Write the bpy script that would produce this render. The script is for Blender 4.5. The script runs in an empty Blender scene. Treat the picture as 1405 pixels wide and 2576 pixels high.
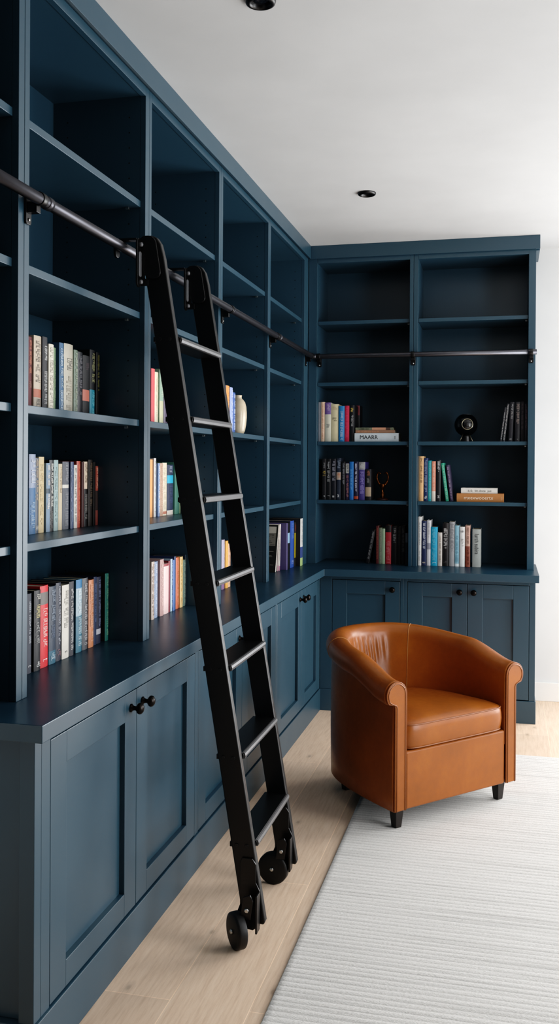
import bpy, math, random
from mathutils import Vector, Matrix
PI = math.pi
sc = bpy.context.scene
COL = sc.collection

# ------------------------------------------------------------------ materials
def lin(h):
    if not isinstance(h, str):
        return (*h, 1)
    r = []
    for i in (0, 2, 4):
        c = int(h[i:i+2], 16) / 255
        r.append(c / 12.92 if c <= .04045 else ((c + .055) / 1.055) ** 2.4)
    return (*r, 1)

class NT:
    def __init__(s, name):
        s.m = bpy.data.materials.new(name); s.m.use_nodes = True
        s.t = s.m.node_tree; s.n = s.t.nodes
        s.b = s.n['Principled BSDF']
    def add(s, typ, **kw):
        n = s.n.new(typ)
        for k, v in kw.items():
            if k.startswith('in_'):
                n.inputs[k[3:].replace('_', ' ')].default_value = v
            else:
                setattr(n, k, v)
        return n
    def link(s, a, b): s.t.links.new(a, b)
    def coord(s, scale=(1, 1, 1), rot=(0, 0, 0), loc=(0, 0, 0), src='Object'):
        c = s.add('ShaderNodeTexCoord'); m = s.add('ShaderNodeMapping')
        m.inputs['Scale'].default_value = scale; m.inputs['Rotation'].default_value = rot; m.inputs['Location'].default_value = loc
        s.link(c.outputs[src], m.inputs['Vector']); return m.outputs['Vector']
    def noise(s, vec, scale, detail=3, rough=.5):
        n = s.add('ShaderNodeTexNoise'); n.inputs['Scale'].default_value = scale
        n.inputs['Detail'].default_value = detail; n.inputs['Roughness'].default_value = rough
        if vec is not None: s.link(vec, n.inputs['Vector'])
        return n
    def ramp(s, fac, stops):
        r = s.add('ShaderNodeValToRGB'); e = r.color_ramp.elements
        while len(e) < len(stops): e.new(.5)
        for el, (p, c) in zip(e, stops):
            el.position = p; el.color = lin(c) if isinstance(c, str) else (c, c, c, 1)
        s.link(fac, r.inputs['Fac']); return r
    def mix(s, fac, a, b, mode='MIX'):
        m = s.add('ShaderNodeMix', data_type='RGBA', blend_type=mode)
        for k, v in ((0, fac), (6, a), (7, b)):
            if hasattr(v, 'links'): s.link(v, m.inputs[k])
            elif k == 0: m.inputs[0].default_value = v
            else: m.inputs[k].default_value = lin(v)
        return m.outputs[2]
    def bump(s, h, strength=.2, dist=.002):
        b = s.add('ShaderNodeBump'); b.inputs['Strength'].default_value = strength; b.inputs['Distance'].default_value = dist
        s.link(h, b.inputs['Height']); s.link(b.outputs['Normal'], s.b.inputs['Normal'])

MATS = {}
def simple(hexc, rough=.5, metal=0, var=.08, spec=.5, name=None):
    key = (hexc, rough, metal, spec)
    if key in MATS: return MATS[key]
    t = NT(name or 'finish_' + hexc)
    n = t.noise(t.coord(), 45, 3)
    r = t.ramp(n.outputs['Fac'], [(.25, 1 - var), (.75, 1 + 0 * var)])
    c = t.mix(1, hexc, r.outputs['Color'], 'MULTIPLY')
    t.link(c, t.b.inputs['Base Color'])
    t.b.inputs['Roughness'].default_value = rough; t.b.inputs['Metallic'].default_value = metal
    t.b.inputs['Specular IOR Level'].default_value = spec
    MATS[key] = t.m
    return t.m

def make_paint(name, hexc, rough, spec=.5):
    t = NT(name)
    v = t.coord()
    n = t.noise(v, 3.0, 4)
    r = t.ramp(n.outputs['Fac'], [(.3, .93), (.7, 1.0)])
    t.link(t.mix(1, hexc, r.outputs['Color'], 'MULTIPLY'), t.b.inputs['Base Color'])
    n2 = t.noise(v, 160, 3)
    t.bump(n2.outputs['Fac'], .04, .0006)
    r2 = t.ramp(n.outputs['Fac'], [(.3, rough - .03), (.7, rough + .03)])
    t.link(r2.outputs['Color'], t.b.inputs['Roughness'])
    t.b.inputs['Specular IOR Level'].default_value = spec
    return t.m
PAINT = make_paint('blue_satin_paint', '2b4553', .36, .62)
TOPPAINT = make_paint('blue_worktop_paint', '253e4c', .33, .10)
DARKWALL = make_paint('fill_cutting_dark_paint', '16222c', .7, .2)  # for the unseen front wall, coloured dark to cut fill light
WALLM = make_paint('white_wall_paint', 'dcdcdb', .85, .2)
CEILM = make_paint('white_ceiling_paint', 'c6c7c7', .9, .2)
TRIMM = make_paint('white_trim_paint', 'e8e6e2', .5, .4)
HOLE = simple('05080a', .9, name='pin_hole_dark')
BLACK = simple('060607', .38, 0, spec=.5, name='black_painted_steel')
TREADM = simple('0a0b0c', .36, 0, spec=.4, name='black_tread_paint')
RAILM = simple('55555a', .34, .9, name='gunmetal_tube')
NOSE = simple('6a6a6b', .38, .6, name='edge_highlight_grey')  # pale grey stands in for the highlight along the tread edges
STRAP = simple('7c7d80', .42, .5, name='grey_steel_plate')
KNOBM = simple('1d1917', .3, .8, name='dark_bronze')
BOLT = simple('b9b9b6', .3, 1, name='bolt_steel')
RUBBER = simple('0b0b0b', .55, 0, name='black_wheel_rubber')
PAGES = simple('cbbfa8', .8, name='book_pages')
LEGM = simple('17100d', .4, name='dark_wood_leg')

def make_floor():
    t = NT('pale_oak_planks')
    v = t.coord(rot=(0, 0, PI / 2), loc=(.3, .12, 0))
    br = t.add('ShaderNodeTexBrick'); t.link(v, br.inputs['Vector'])
    br.offset = .37; br.inputs['Scale'].default_value = 1
    br.inputs['Brick Width'].default_value = 2.1; br.inputs['Row Height'].default_value = .222
    br.inputs['Mortar Size'].default_value = .0012; br.inputs['Mortar Smooth'].default_value = .3; br.inputs['Bias'].default_value = 0
    br.inputs['Color1'].default_value = (.86, .86, .86, 1); br.inputs['Color2'].default_value = (1, 1, 1, 1)
    br.inputs['Mortar'].default_value = (1.25, 1.22, 1.18, 1)
    vs = t.coord(scale=(18, 1.1, 1))
    g = t.noise(vs, 6, 6, .6)
    base = t.ramp(g.outputs['Fac'], [(.25, 'd0b298'), (.5, 'e2c6ac'), (.8, 'ecd3bb')])
    vf = t.coord(scale=(90, 4, 1)); f = t.noise(vf, 9, 4, .7)
    fr = t.ramp(f.outputs['Fac'], [(.3, .90), (.62, 1.0)])
    c = t.mix(1, base.outputs['Color'], fr.outputs['Color'], 'MULTIPLY')
    c = t.mix(1, c, br.outputs['Color'], 'MULTIPLY')
    vk = t.coord(scale=(3.4, 1.7, 1), loc=(.27, .11, 0))
    vo = t.add('ShaderNodeTexVoronoi'); vo.voronoi_dimensions = '2D'; vo.inputs['Scale'].default_value = 1.0; vo.inputs['Randomness'].default_value = 1
    nn = t.noise(t.coord(), 30, 3)
    mixv = t.add('ShaderNodeMix', data_type='VECTOR'); mixv.inputs[0].default_value = .012
    t.link(vk, mixv.inputs[4]); t.link(nn.outputs['Color'], mixv.inputs[5])
    t.link(mixv.outputs[1], vo.inputs['Vector'])
    kr = t.ramp(vo.outputs['Distance'], [(.012, .62), (.03, .86), (.07, 1.0)])
    c = t.mix(1, c, kr.outputs['Color'], 'MULTIPLY')
    t.link(c, t.b.inputs['Base Color'])
    t.b.inputs['Roughness'].default_value = .55; t.b.inputs['Specular IOR Level'].default_value = .35
    t.bump(f.outputs['Fac'], .12, .0008)
    return t.m
FLOORM = make_floor()

def make_rug():
    t = NT('ribbed_wool')
    v = t.coord()
    n1 = t.noise(t.coord(scale=(60, 160, 60)), 2.2, 4, .65)
    n2 = t.noise(t.coord(scale=(1.4, 40, 1)), 1.0, 2, .5)
    r1 = t.ramp(n1.outputs['Fac'], [(.3, 'c4c1bb'), (.55, 'dddad6'), (.75, 'e8e5e1')])
    r2 = t.ramp(n2.outputs['Fac'], [(.3, .86), (.5, 1.0)])
    c = t.mix(1, r1.outputs['Color'], r2.outputs['Color'], 'MULTIPLY')
    # groove shade painted into the colour between the woven ribs, broken up along each rib
    cc = t.add('ShaderNodeTexCoord'); sx = t.add('ShaderNodeSeparateXYZ'); t.link(cc.outputs['Object'], sx.inputs[0])
    n3 = t.noise(t.coord(scale=(90, 10, 1)), 1.0, 3, .6)
    def mth(op, a, b=None):
        m = t.add('ShaderNodeMath', operation=op)
        for i, v in enumerate((a, b)):
            if v is None: continue
            if hasattr(v, 'links'): t.link(v, m.inputs[i])
            else: m.inputs[i].default_value = v
        return m.outputs[0]
    ph = mth('FRACT', mth('DIVIDE', mth('ADD', mth('ADD', sx.outputs['Y'], 2.2), mth('MULTIPLY', mth('SUBTRACT', n3.outputs['Fac'], .5), .008)), .0245))
    gap = mth('MINIMUM', ph, mth('SUBTRACT', 1.0, ph))
    gr = t.ramp(gap, [(.0, .66), (.10, .86), (.2, 1.0)])
    n4 = t.noise(t.coord(scale=(2.5, 45, 1)), 1.0, 3, .6)
    gf = t.ramp(n4.outputs['Fac'], [(.35, .25), (.65, 1.0)])
    c = t.mix(gf.outputs['Color'], c, t.mix(1, c, gr.outputs['Color'], 'MULTIPLY'))
    t.link(c, t.b.inputs['Base Color']); t.b.inputs['Roughness'].default_value = .95
    t.b.inputs['Specular IOR Level'].default_value = .1
    t.bump(n1.outputs['Fac'], .6, .004)
    return t.m
RUGM = make_rug()

def make_leather():
    t = NT('tan_leather')
    v = t.coord()
    n = t.noise(v, 5, 5, .6); n2 = t.noise(v, 38, 4, .65)
    r = t.ramp(n.outputs['Fac'], [(.3, '84491c'), (.52, '904f1e'), (.72, '9b5922')])
    r2 = t.ramp(n2.outputs['Fac'], [(.3, .91), (.6, 1.0)])
    c = t.mix(1, r.outputs['Color'], r2.outputs['Color'], 'MULTIPLY')
    t.link(c, t.b.inputs['Base Color'])
    rr = t.ramp(n2.outputs['Fac'], [(.3, .37), (.7, .29)]); t.link(rr.outputs['Color'], t.b.inputs['Roughness'])
    vo = t.add('ShaderNodeTexVoronoi'); vo.inputs['Scale'].default_value = 420; t.link(v, vo.inputs['Vector'])
    t.bump(vo.outputs['Distance'], .10, .0008)
    t.b.inputs['Specular IOR Level'].default_value = .36
    return t.m
LEATHER = make_leather()
PIPEM = simple('854a20', .42, name='tan_piping')
SEAMM = simple('a8723c', .6, name='seam_thread')

# ------------------------------------------------------------------ mesh builder
class MB:
    def __init__(s): s.v = []; s.f = []; s.mi = []; s.sm = []
    def face(s, idx, m=0, smooth=False): s.f.append(tuple(idx)); s.mi.append(m); s.sm.append(smooth)
    def quad(s, pts, m=0):
        b = len(s.v); s.v += [tuple(p) for p in pts]; s.face(range(b, b + len(pts)), m)
    def box(s, x0, x1, y0, y1, z0, z1, m=0):
        x0, x1 = sorted((x0, x1)); y0, y1 = sorted((y0, y1)); z0, z1 = sorted((z0, z1))
        b = len(s.v)
        s.v += [(x, y, z) for z in (z0, z1) for y in (y0, y1) for x in (x0, x1)]
        for q in ((0, 2, 3, 1), (4, 5, 7, 6), (0, 1, 5, 4), (2, 6, 7, 3), (0, 4, 6, 2), (1, 3, 7, 5)):
            s.face([b + i for i in q], m)
    def prism(s, poly, fn, a, c, m=0, smooth=False):
        """poly: 2-D points; fn(u, v, w) -> world; extruded from w=a to w=c"""
        n = len(poly); b = len(s.v)
        s.v += [fn(u, v, a) for u, v in poly] + [fn(u, v, c) for u, v in poly]
        s.face([b + i for i in range(n)][::-1], m); s.face([b + n + i for i in range(n)], m)
        for i in range(n):
            j = (i + 1) % n; s.face((b + i, b + j, b + n + j, b + n + i), m, smooth)
    def grid(s, rows, closed_u=False, closed_v=False, m=0, smooth=True):
        b = len(s.v); R = len(rows); C = len(rows[0])
        for r in rows: s.v += [tuple(p) for p in r]
        for i in range(R if closed_v else R - 1):
            for j in range(C if closed_u else C - 1):
                i2 = (i + 1) % R; j2 = (j + 1) % C
                s.face((b + i * C + j, b + i * C + j2, b + i2 * C + j2, b + i2 * C + j), m, smooth)
        return b
    def tube(s, path, r, n=12, m=0, closed=False, caps=True):
        path = [Vector(p) for p in path]; N = len(path); rows = []
        up = None
        for i, p in enumerate(path):
            if closed: t = (path[(i + 1) % N] - path[i - 1])
            else: t = path[min(i + 1, N - 1)] - path[max(i - 1, 0)]
            t.normalize()
            if up is None:
                up = Vector((0, 0, 1)) if abs(t.z) < .9 else Vector((1, 0, 0))
            a = up - t * up.dot(t); a.normalize(); up = a; c = t.cross(a)
            rr = r[i] if isinstance(r, (list, tuple)) else r
            rows.append([p + (a * math.cos(2 * PI * k / n) + c * math.sin(2 * PI * k / n)) * rr for k in range(n)])
        b = s.grid(rows, closed_u=True, closed_v=closed, m=m)
        if caps and not closed:
            s.face([b + k for k in range(n)][::-1], m); s.face([b + (N - 1) * n + k for k in range(n)], m)
    def lathe(s, prof, fn, n=32, m=0, cap0=True, cap1=True):
        """prof [(r, h)], fn(x, y, h) -> world"""
        rows = [[fn(r * math.cos(2 * PI * k / n), r * math.sin(2 * PI * k / n), h) for k in range(n)] for r, h in prof]
        b = s.grid(rows, closed_u=True, m=m)
        if cap0: s.face([b + k for k in range(n)][::-1], m)
        if cap1: s.face([b + (len(prof) - 1) * n + k for k in range(n)], m)
    def build(s, name, mats, parent=None, org=None, bevel=0, seg=2, sub=0, fix=True, angle=40):
        if org is None:
            org = parent_org(parent) if parent else (0, 0, 0)
        me = bpy.data.meshes.new(name)
        me.from_pydata([(x - org[0], y - org[1], z - org[2]) for x, y, z in s.v], [], s.f)
        for m in (mats if isinstance(mats, (list, tuple)) else [mats]): me.materials.append(m)
        me.polygons.foreach_set('material_index', s.mi); me.polygons.foreach_set('use_smooth', s.sm)
        if fix:
            import bmesh
            bm = bmesh.new(); bm.from_mesh(me); bmesh.ops.recalc_face_normals(bm, faces=bm.faces); bm.to_mesh(me); bm.free()
        me.update()
        o = bpy.data.objects.new(name, me); COL.objects.link(o)
        if parent: o.parent = parent
        else: o.location = org
        o['_org'] = tuple(org)
        if bevel:
            b = o.modifiers.new('edge', 'BEVEL'); b.width = bevel; b.segments = seg; b.limit_method = 'ANGLE'; b.angle_limit = math.radians(angle)
        if sub:
            u = o.modifiers.new('smooth', 'SUBSURF'); u.levels = sub; u.render_levels = sub
        return o

def parent_org(p): return tuple(p['_org'])
def tag(o, label=None, cat=None, group=None, kind=None):
    if label: o['label'] = label
    if cat: o['category'] = cat
    if group: o['group'] = group
    if kind: o['kind'] = kind
    return o
def thing(name, loc, label, cat, group=None, rot=0):
    o = bpy.data.objects.new(name, None); COL.objects.link(o); o.location = loc; o.empty_display_size = .05
    o['_org'] = tuple(loc)
    if rot: o.rotation_euler = (0, 0, rot); o['_org'] = (0, 0, 0)
    return tag(o, label, cat, group)
def bx(name, mat, parent, *b, bevel=.0012):
    m = MB(); m.box(*b); return m.build(name, mat, parent, bevel=bevel)

# ------------------------------------------------------------------ the room
ZC = 2.8195; YW = 6.065; XL = -.36; XR = 3.55; YF = -3.6
W1 = (4.35, 5.85, .25, 2.15); W2 = (2.05, 3.35, .35, 2.5); W3 = (2.15, 3.3, .25, 2.15)
def structure(name, *boxes, mat=WALLM, bevel=0):
    m = MB()
    for b in boxes: m.box(*b)
    return tag(m.build(name, mat, bevel=bevel), kind='structure')
structure('floor', (XL - .1, XR + .1, YF - .1, YW + .1, -.1, 0), mat=FLOORM)
structure('ceiling', (XL - .1, XR + .1, YF - .1, YW + .1, ZC, ZC + .1), mat=CEILM)
structure('wall_left', (XL - .1, XL, YF, YW, 0, ZC))
structure('wall_back', (XL, W3[0], YW, YW + .1, 0, ZC), (W3[1], XR, YW, YW + .1, 0, ZC), (W3[0], W3[1], YW, YW + .1, 0, W3[2]), (W3[0], W3[1], YW, YW + .1, W3[3], ZC))
structure('wall_front', (XL, XR, YF - .1, YF, 0, ZC), mat=DARKWALL)
# wall with two windows
structure('wall_right', (XR, XR + .1, YF, W2[0], 0, ZC), (XR, XR + .1, W2[1], W1[0], 0, ZC), (XR, XR + .1, W1[1], YW, 0, ZC),
          (XR, XR + .1, W2[0], W2[1], 0, W2[2]), (XR, XR + .1, W2[0], W2[1], W2[3], ZC),
          (XR, XR + .1, W1[0], W1[1], 0, W1[2]), (XR, XR + .1, W1[0], W1[1], W1[3], ZC))
gm = NT('window_glass'); gm.b.inputs['Transmission Weight'].default_value = 1; gm.b.inputs['Roughness'].default_value = 0; gm.b.inputs['IOR'].default_value = 1.05
for i, (a, b, c, d) in enumerate((W1, W2), 1):
    m = MB(); w = .06
    x0, x1 = XR + .02, XR + .08
    m.box(x0, x1, a, a + w, c, d); m.box(x0, x1, b - w, b, c, d); m.box(x0, x1, a + w, b - w, c, c + w); m.box(x0, x1, a + w, b - w, d - w, d)
    mid = (a + b) / 2; m.box(x0, x1, mid - .03, mid + .03, c + w, d - w)
    wf = tag(m.build('window_%d' % i, TRIMM, bevel=.003), kind='structure')
    g = MB(); g.box(XR + .045, XR + .051, a + w, mid - .03, c + w, d - w); g.box(XR + .045, XR + .051, mid + .03, b - w, c + w, d - w)
    g.build('pane', gm.m, wf)
m = MB(); a, b, c, d = W3; w = .06; y0, y1 = YW + .02, YW + .08
m.box(a, a + w, y0, y1, c, d); m.box(b - w, b, y0, y1, c, d); m.box(a + w, b - w, y0, y1, c, c + w); m.box(a + w, b - w, y0, y1, d - w, d)
wf = tag(m.build('window_3', TRIMM, bevel=.003), kind='structure')
g = MB(); g.box(a + w, b - w, YW + .045, YW + .051, c + w, d - w); g.build('pane', gm.m, wf)
structure('baseboard_back', (1.369, XR, YW - .016, YW, 0, .117), mat=TRIMM, bevel=.003)
structure('baseboard_right', (XR - .016, XR, YF, YW - .016, 0, .117), mat=TRIMM, bevel=.003)

# ------------------------------------------------------------------ upper bookcases
SH = (2.356, 1.976, 1.609, 1.246); ST = .022; ZCT = .851; ZOB = 2.713; DEP = .352; YB = 5.708
def mapL(s, d, z): return (-d, s, z)
def mapB(s, d, z): return (s, YB + d, z)
def mbox(mb, M, s0, s1, d0, d1, z0, z1, m=0):
    a = M(s0, d0, z0); b = M(s1, d1, z1); mb.box(a[0], b[0], a[1], b[1], a[2], b[2], m)
def hole(mb, p, ax, r, m):
    b = len(mb.v); n = 8
    for k in range(n):
        c, s_ = r * math.cos(2 * PI * k / n), r * math.sin(2 * PI * k / n)
        mb.v.append((p[0] + c, p[1], p[2] + s_) if ax == 'y' else (p[0], p[1] + c, p[2] + s_))
    mb.face(range(b, b + n), m)
def bookcase(M, s0, s1, o0, o1, label, shelf_top=True, holes_far=True, end=False):
    g = .001
    base = M((s0 + s1) / 2, .17, ZCT)
    t = thing('bookcase', base, label, 'bookcase', 'built in blue bookcase bays')
    for (a, b, far) in ((s0, o0, 0), (o1, s1, 1)):
        mb = MB(); mbox(mb, M, a + g, b - g if not far else b - g, 0, .02, ZCT, 2.745) if not far else mbox(mb, M, a, b - g, 0, .02, ZCT, 2.745)
        mb.build('face_stile', PAINT, t, bevel=.0012)
        mb = MB(); mbox(mb, M, (a + g) if not far else a, b if not far else b - g, .0203, DEP, ZCT, 2.745)
        # rows of adjustable shelf pin holes on the inner face
        face_s = b + .0004 if not far else a - .0004
        for d in (.06, .29):
            z = .98
            while z < 2.66:
                if all(not (zz - ST - .02 < z < zz + .02) for zz in SH):
                    p = M(face_s, d, z); hole(mb, p, 'y' if M is mapL else 'x', .0028, 1)
                z += .052
        mb.build('side_panel', [PAINT, HOLE], t, fix=False)
    mb = MB(); mbox(mb, M, o0, o1, 0, .02, ZOB, 2.745); mb.build('top_rail', PAINT, t, bevel=.0012)
    mb = MB(); mbox(mb, M, o0, o1, .0203, DEP, ZOB + .002, 2.735); mb.build('top_panel', PAINT, t)
    mb = MB(); mbox(mb, M, o0, o1, DEP - .008, DEP, ZCT, ZOB + .002); mb.build('back_panel', PAINT, t)
    for z in SH:
        mb = MB(); mbox(mb, M, o0 + .001, o1 - .001, .017, DEP - .009, z - ST, z); mb.build('shelf', PAINT, t, bevel=.0012)
        mb = MB()
        p = M(o1 - .012, .06, z - ST - .004); mb.box(p[0] - .006, p[0] + .006, p[1] - .006, p[1] + .006, p[2] - .004, p[2] + .004)
        mb.build('shelf_pin', BOLT, t, bevel=.001)
    return t
LB = [(1.968, 2.176, 1.999, 2.1465, 'narrow blue bookcase bay at the near end of the counter'),
      (2.176, 3.035, 2.203, 3.0, 'blue bookcase bay with three book rows, nearest full bay'),
      (3.035, 3.870, 3.058, 3.843, 'blue bookcase bay directly behind the black ladder'),
      (3.870, 4.725, 3.901, 4.6975, 'blue bookcase bay holding the cream vase'),
      (4.725, 5.7075, 4.752, 5.594, 'blue corner bookcase bay with magazines on its counter')]
for b in LB: bookcase(mapL, *b)
bookcase(mapB, .001, .651, .058, .628, 'blue back wall bookcase bay holding the bronze trophy')
bookcase(mapB, .651, 1.367, .679, 1.325, 'blue back wall bookcase bay holding the black globe speaker')

# crown
def crown(name, pts_fn, label):
    pass
prof = [(.03, 2.746), (-.008, 2.746), (-.008, 2.742), (-.02, 2.738), (-.02, ZC - .0005), (.03, ZC - .0005)]
mb = MB()
n = len(prof)
rows = []
ringL0 = [(-d, 1.955, z) for d, z in prof]
ringC = [(-d, YB + d, z) for d, z in prof]
b = mb.grid([ringL0 + [ringL0[0]], ringC + [ringC[0]]], smooth=False)
mb.face([b + i for i in range(n)])
cr = mb.build('crown_molding', PAINT, org=(0, 3.8, 2.74), bevel=.0012)
tag(cr, 'long blue crown molding over the bookcase behind the ladder', 'molding', 'blue crown moldings', 'thing')
mb = MB()
ringE = [(1.388, YB + d, z) for d, z in prof]
ringC = [(x + .0008, y - .0008, z) for x, y, z in ringC]
b = mb.grid([ringC + [ringC[0]], ringE + [ringE[0]]], smooth=False)
mb.face([b + n + 1 + i for i in range(n)])
mb.box(1.3675, 1.388, YB + .03, YW - .005, 2.738, ZC - .0005)
cr2 = mb.build('crown_molding', PAINT, org=(.7, YB, 2.74), bevel=.0012)
tag(cr2, 'short blue crown molding over the back wall bookcase', 'molding', 'blue crown moldings', 'thing')

# ------------------------------------------------------------------ worktop and base cabinets
XC = .168; YC = 5.412; XP = .128; YP = 5.492; ZCL = .809
mb = MB()
poly = [(XL + .004, 1.966), (XC, 1.966), (XC, YC), (1.387, YC), (1.387, YW - .004), (XL + .004, YW - .004)]
mb.prism(poly, lambda u, v, w: (u, v, w), ZCL, ZCT)
mb.mi[:] = [1 if k == 1 else 0 for k in range(len(mb.f))]
wt = mb.build('worktop', [PAINT, TOPPAINT], org=(0, 4, ZCL), bevel=.002)
tag(wt, 'long blue painted corner counter under the bookcases', 'counter')

def door(M, s0, s1, z0, z1, parent, knob_s, kz=.735):
    d0 = M['front']; P = M['p']; fw = .086; tr = .08; brl = .068; rec = .016
    m = MB()
    def b(a0, a1, e0, e1, zz0, zz1):
        p = P(a0, e0, zz0); q = P(a1, e1, zz1); m.box(p[0], q[0], p[1], q[1], p[2], q[2])
    b(s0, s0 + fw, 0, .022, z0, z1); b(s1 - fw, s1, 0, .022, z0, z1)
    b(s0 + fw, s1 - fw, 0, .022, z1 - tr, z1); b(s0 + fw, s1 - fw, 0, .022, z0, z0 + brl)
    b(s0 + fw - .001, s1 - fw + .001, rec, .021, z0 + brl - .001, z1 - tr + .001)
    o = m.build('door', PAINT, parent, bevel=.0015)
    k = MB()
    pr = [(.0125, 0), (.0125, .003), (.0085, .005), (.0065, .011), (.0065, .016), (.011, .020), (.0155, .0235), (.0172, .0285), (.0155, .034), (.010, .0385), (.004, .040)]
    k.lathe(pr, lambda x, y, h: P(knob_s + x, -h, kz + y), n=24)
    k.build('knob', KNOBM, o)
    return o
PL = {'front': XP, 'p': lambda s, d, z: (XP - d, s, z)}
PB = {'front': YP, 'p': lambda s, d, z: (s, YP + d, z)}
def cabinet(P, s0, s1, doors, label, back, end=None, stiles=()):
    p = P['p']
    t = thing('base_cabinet', p((s0 + s1) / 2, .2, .125), label, 'cabinet', 'blue base cabinets')
    def pb(m, a0, a1, e0, e1, z0, z1):
        u = p(a0, e0, z0); v = p(a1, e1, z1); m.box(u[0], v[0], u[1], v[1], u[2], v[2])
    m = MB(); pb(m, s0 + .001, s1 - .001, .026, back, .1285, ZCL - .001); m.build('carcass', PAINT, t)
    m = MB()
    for a0, a1 in stiles: pb(m, a0, a1, 0, .0258, .1285, ZCL - .001)
    xs = sorted(stiles)
    for (a, b) in zip(xs, xs[1:]): pb(m, a[1], b[0], 0, .0258, .7845, ZCL - .001)
    m.build('face_frame', PAINT, t, bevel=.001)
    for (d0, d1, k) in doors: door(P, d0, d1, .1325, .782, t, k)
    return t
c1 = cabinet(PL, 2.04, 3.1975, [(2.0865, 2.6315, 2.588), (2.6345, 3.1765, 2.678)], 'blue double door base cabinet at the near end of the run', .48,
             stiles=((2.04, 2.084), (3.179, 3.1975)))
c2 = cabinet(PL, 3.1975, 4.4, [(3.2205, 3.791, 3.747), (3.794, 4.3825, 3.838)], 'blue double door base cabinet behind the foot of the ladder', .48,
             stiles=((3.1975, 3.218), (4.385, 4.4)))
c3 = cabinet(PL, 4.4, 5.491, [(4.4175, 4.9755, 4.932), (4.9785, 5.4655, 5.022)], 'blue double door base cabinet meeting the corner beside the armchair', .48,
             stiles=((4.4, 4.415), (5.468, 5.491)))
m = MB(); m.box(XL + .004, .106, 2.022, 2.0395, .1285, ZCL - .001); m.box(.088, XP, 2.006, 2.0395, .1285, ZCL - .001)
m.build('end_panel', PAINT, c1, bevel=.0015)
cabinet(PB, XP + .001, .626, [(.2035, .6035, .561)], 'blue single door base cabinet on the back wall by the corner', .55, stiles=((XP + .001, .201), (.606, .626)))
cabinet(PB, .626, 1.369, [(.649, .9895, .947), (.9925, 1.3335, 1.027)], 'blue double door base cabinet on the back wall behind the armchair', .55, stiles=((.626, .6465), (1.336, 1.369)))
m = MB(); m.box(XL + .004, XP + .006, 2.0, YP - .007, 0, .128)
tag(m.build('plinth', PAINT, org=(0, 3.5, 0), bevel=.002), 'long blue plinth under the base cabinets beside the ladder', 'plinth', 'blue cabinet plinths')
m = MB(); m.box(XP - .05, 1.374, YP - .006, YW - .004, 0, .128)
tag(m.build('plinth', PAINT, org=(.7, 5.7, 0), bevel=.002), 'short blue plinth along the back wall behind the armchair', 'plinth', 'blue cabinet plinths')

# ------------------------------------------------------------------ ladder rail
XRL = .0385; ZR = 2.1317; RR = .0152; YRL = YB - .0385
rail = thing('ladder_rail', (XRL, 4.0, ZR), 'dark metal tube rail running round the bookcases for the ladder', 'rail')
m = MB(); m.tube([(XRL, 1.9, ZR), (XRL, 3.0, ZR), (XRL, YRL - .03, ZR), (XRL + .001, YRL - .02, ZR), (XRL + .006, YRL - .008, ZR), (XRL + .018, YRL - .001, ZR), (XRL + .032, YRL, ZR), (.7, YRL, ZR), (1.372, YRL, ZR)], RR, 24)
m.build('rail_tube', RAILM, rail)
for y in (2.226, 3.905, 4.79):
    m = MB(); m.lathe([(RR, -.011), (.0178, -.010), (.0178, .010), (RR, .011)], lambda a, b, h: (XRL + a, y + h, ZR + b), n=24); m.build('collar', RAILM, rail)
m = MB(); m.lathe([(RR, -.011), (.018, -.010), (.018, .010), (RR, .011)], lambda a, b, h: (1.333 + h, YRL + a, ZR + b), n=24); m.build('collar', RAILM, rail)
def bracket(P):
    m = MB()
    m.prism([(-.014, -.056), (-.01, -.062), (.01, -.062), (.014, -.056), (.014, .006), (-.014, .006)], lambda u, v, w: P(u, w, v), .0005, .0065)
    m.prism([(-.011, -.034), (.011, -.034), (.011, -.006), (-.011, -.006)], lambda u, v, w: P(u, w, v), .0065, .034)
    m.lathe([(RR + .0005, -.011), (.0185, -.011), (.0185, .011), (RR + .0005, .011)], lambda a, b, h: P(h, .0385 + a, b), n=20, cap0=False, cap1=False)
    o = m.build('bracket', BLACK, rail, bevel=.0012)
    m = MB(); m.lathe([(.0045, .0066), (.0045, .009), (.002, .0095)], lambda a, b, h: P(a, h, -.05 + b), n=12)
    m.build('screw', BOLT, o)
for y in (2.188, 3.888, 4.735, 5.63): bracket(lambda u, d, v, y=y: (d, y + u, ZR + v))
for x in (.04 + .034, .652, 1.341): bracket(lambda u, d, v, x=x: (x + u, YB - d, ZR + v))

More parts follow.
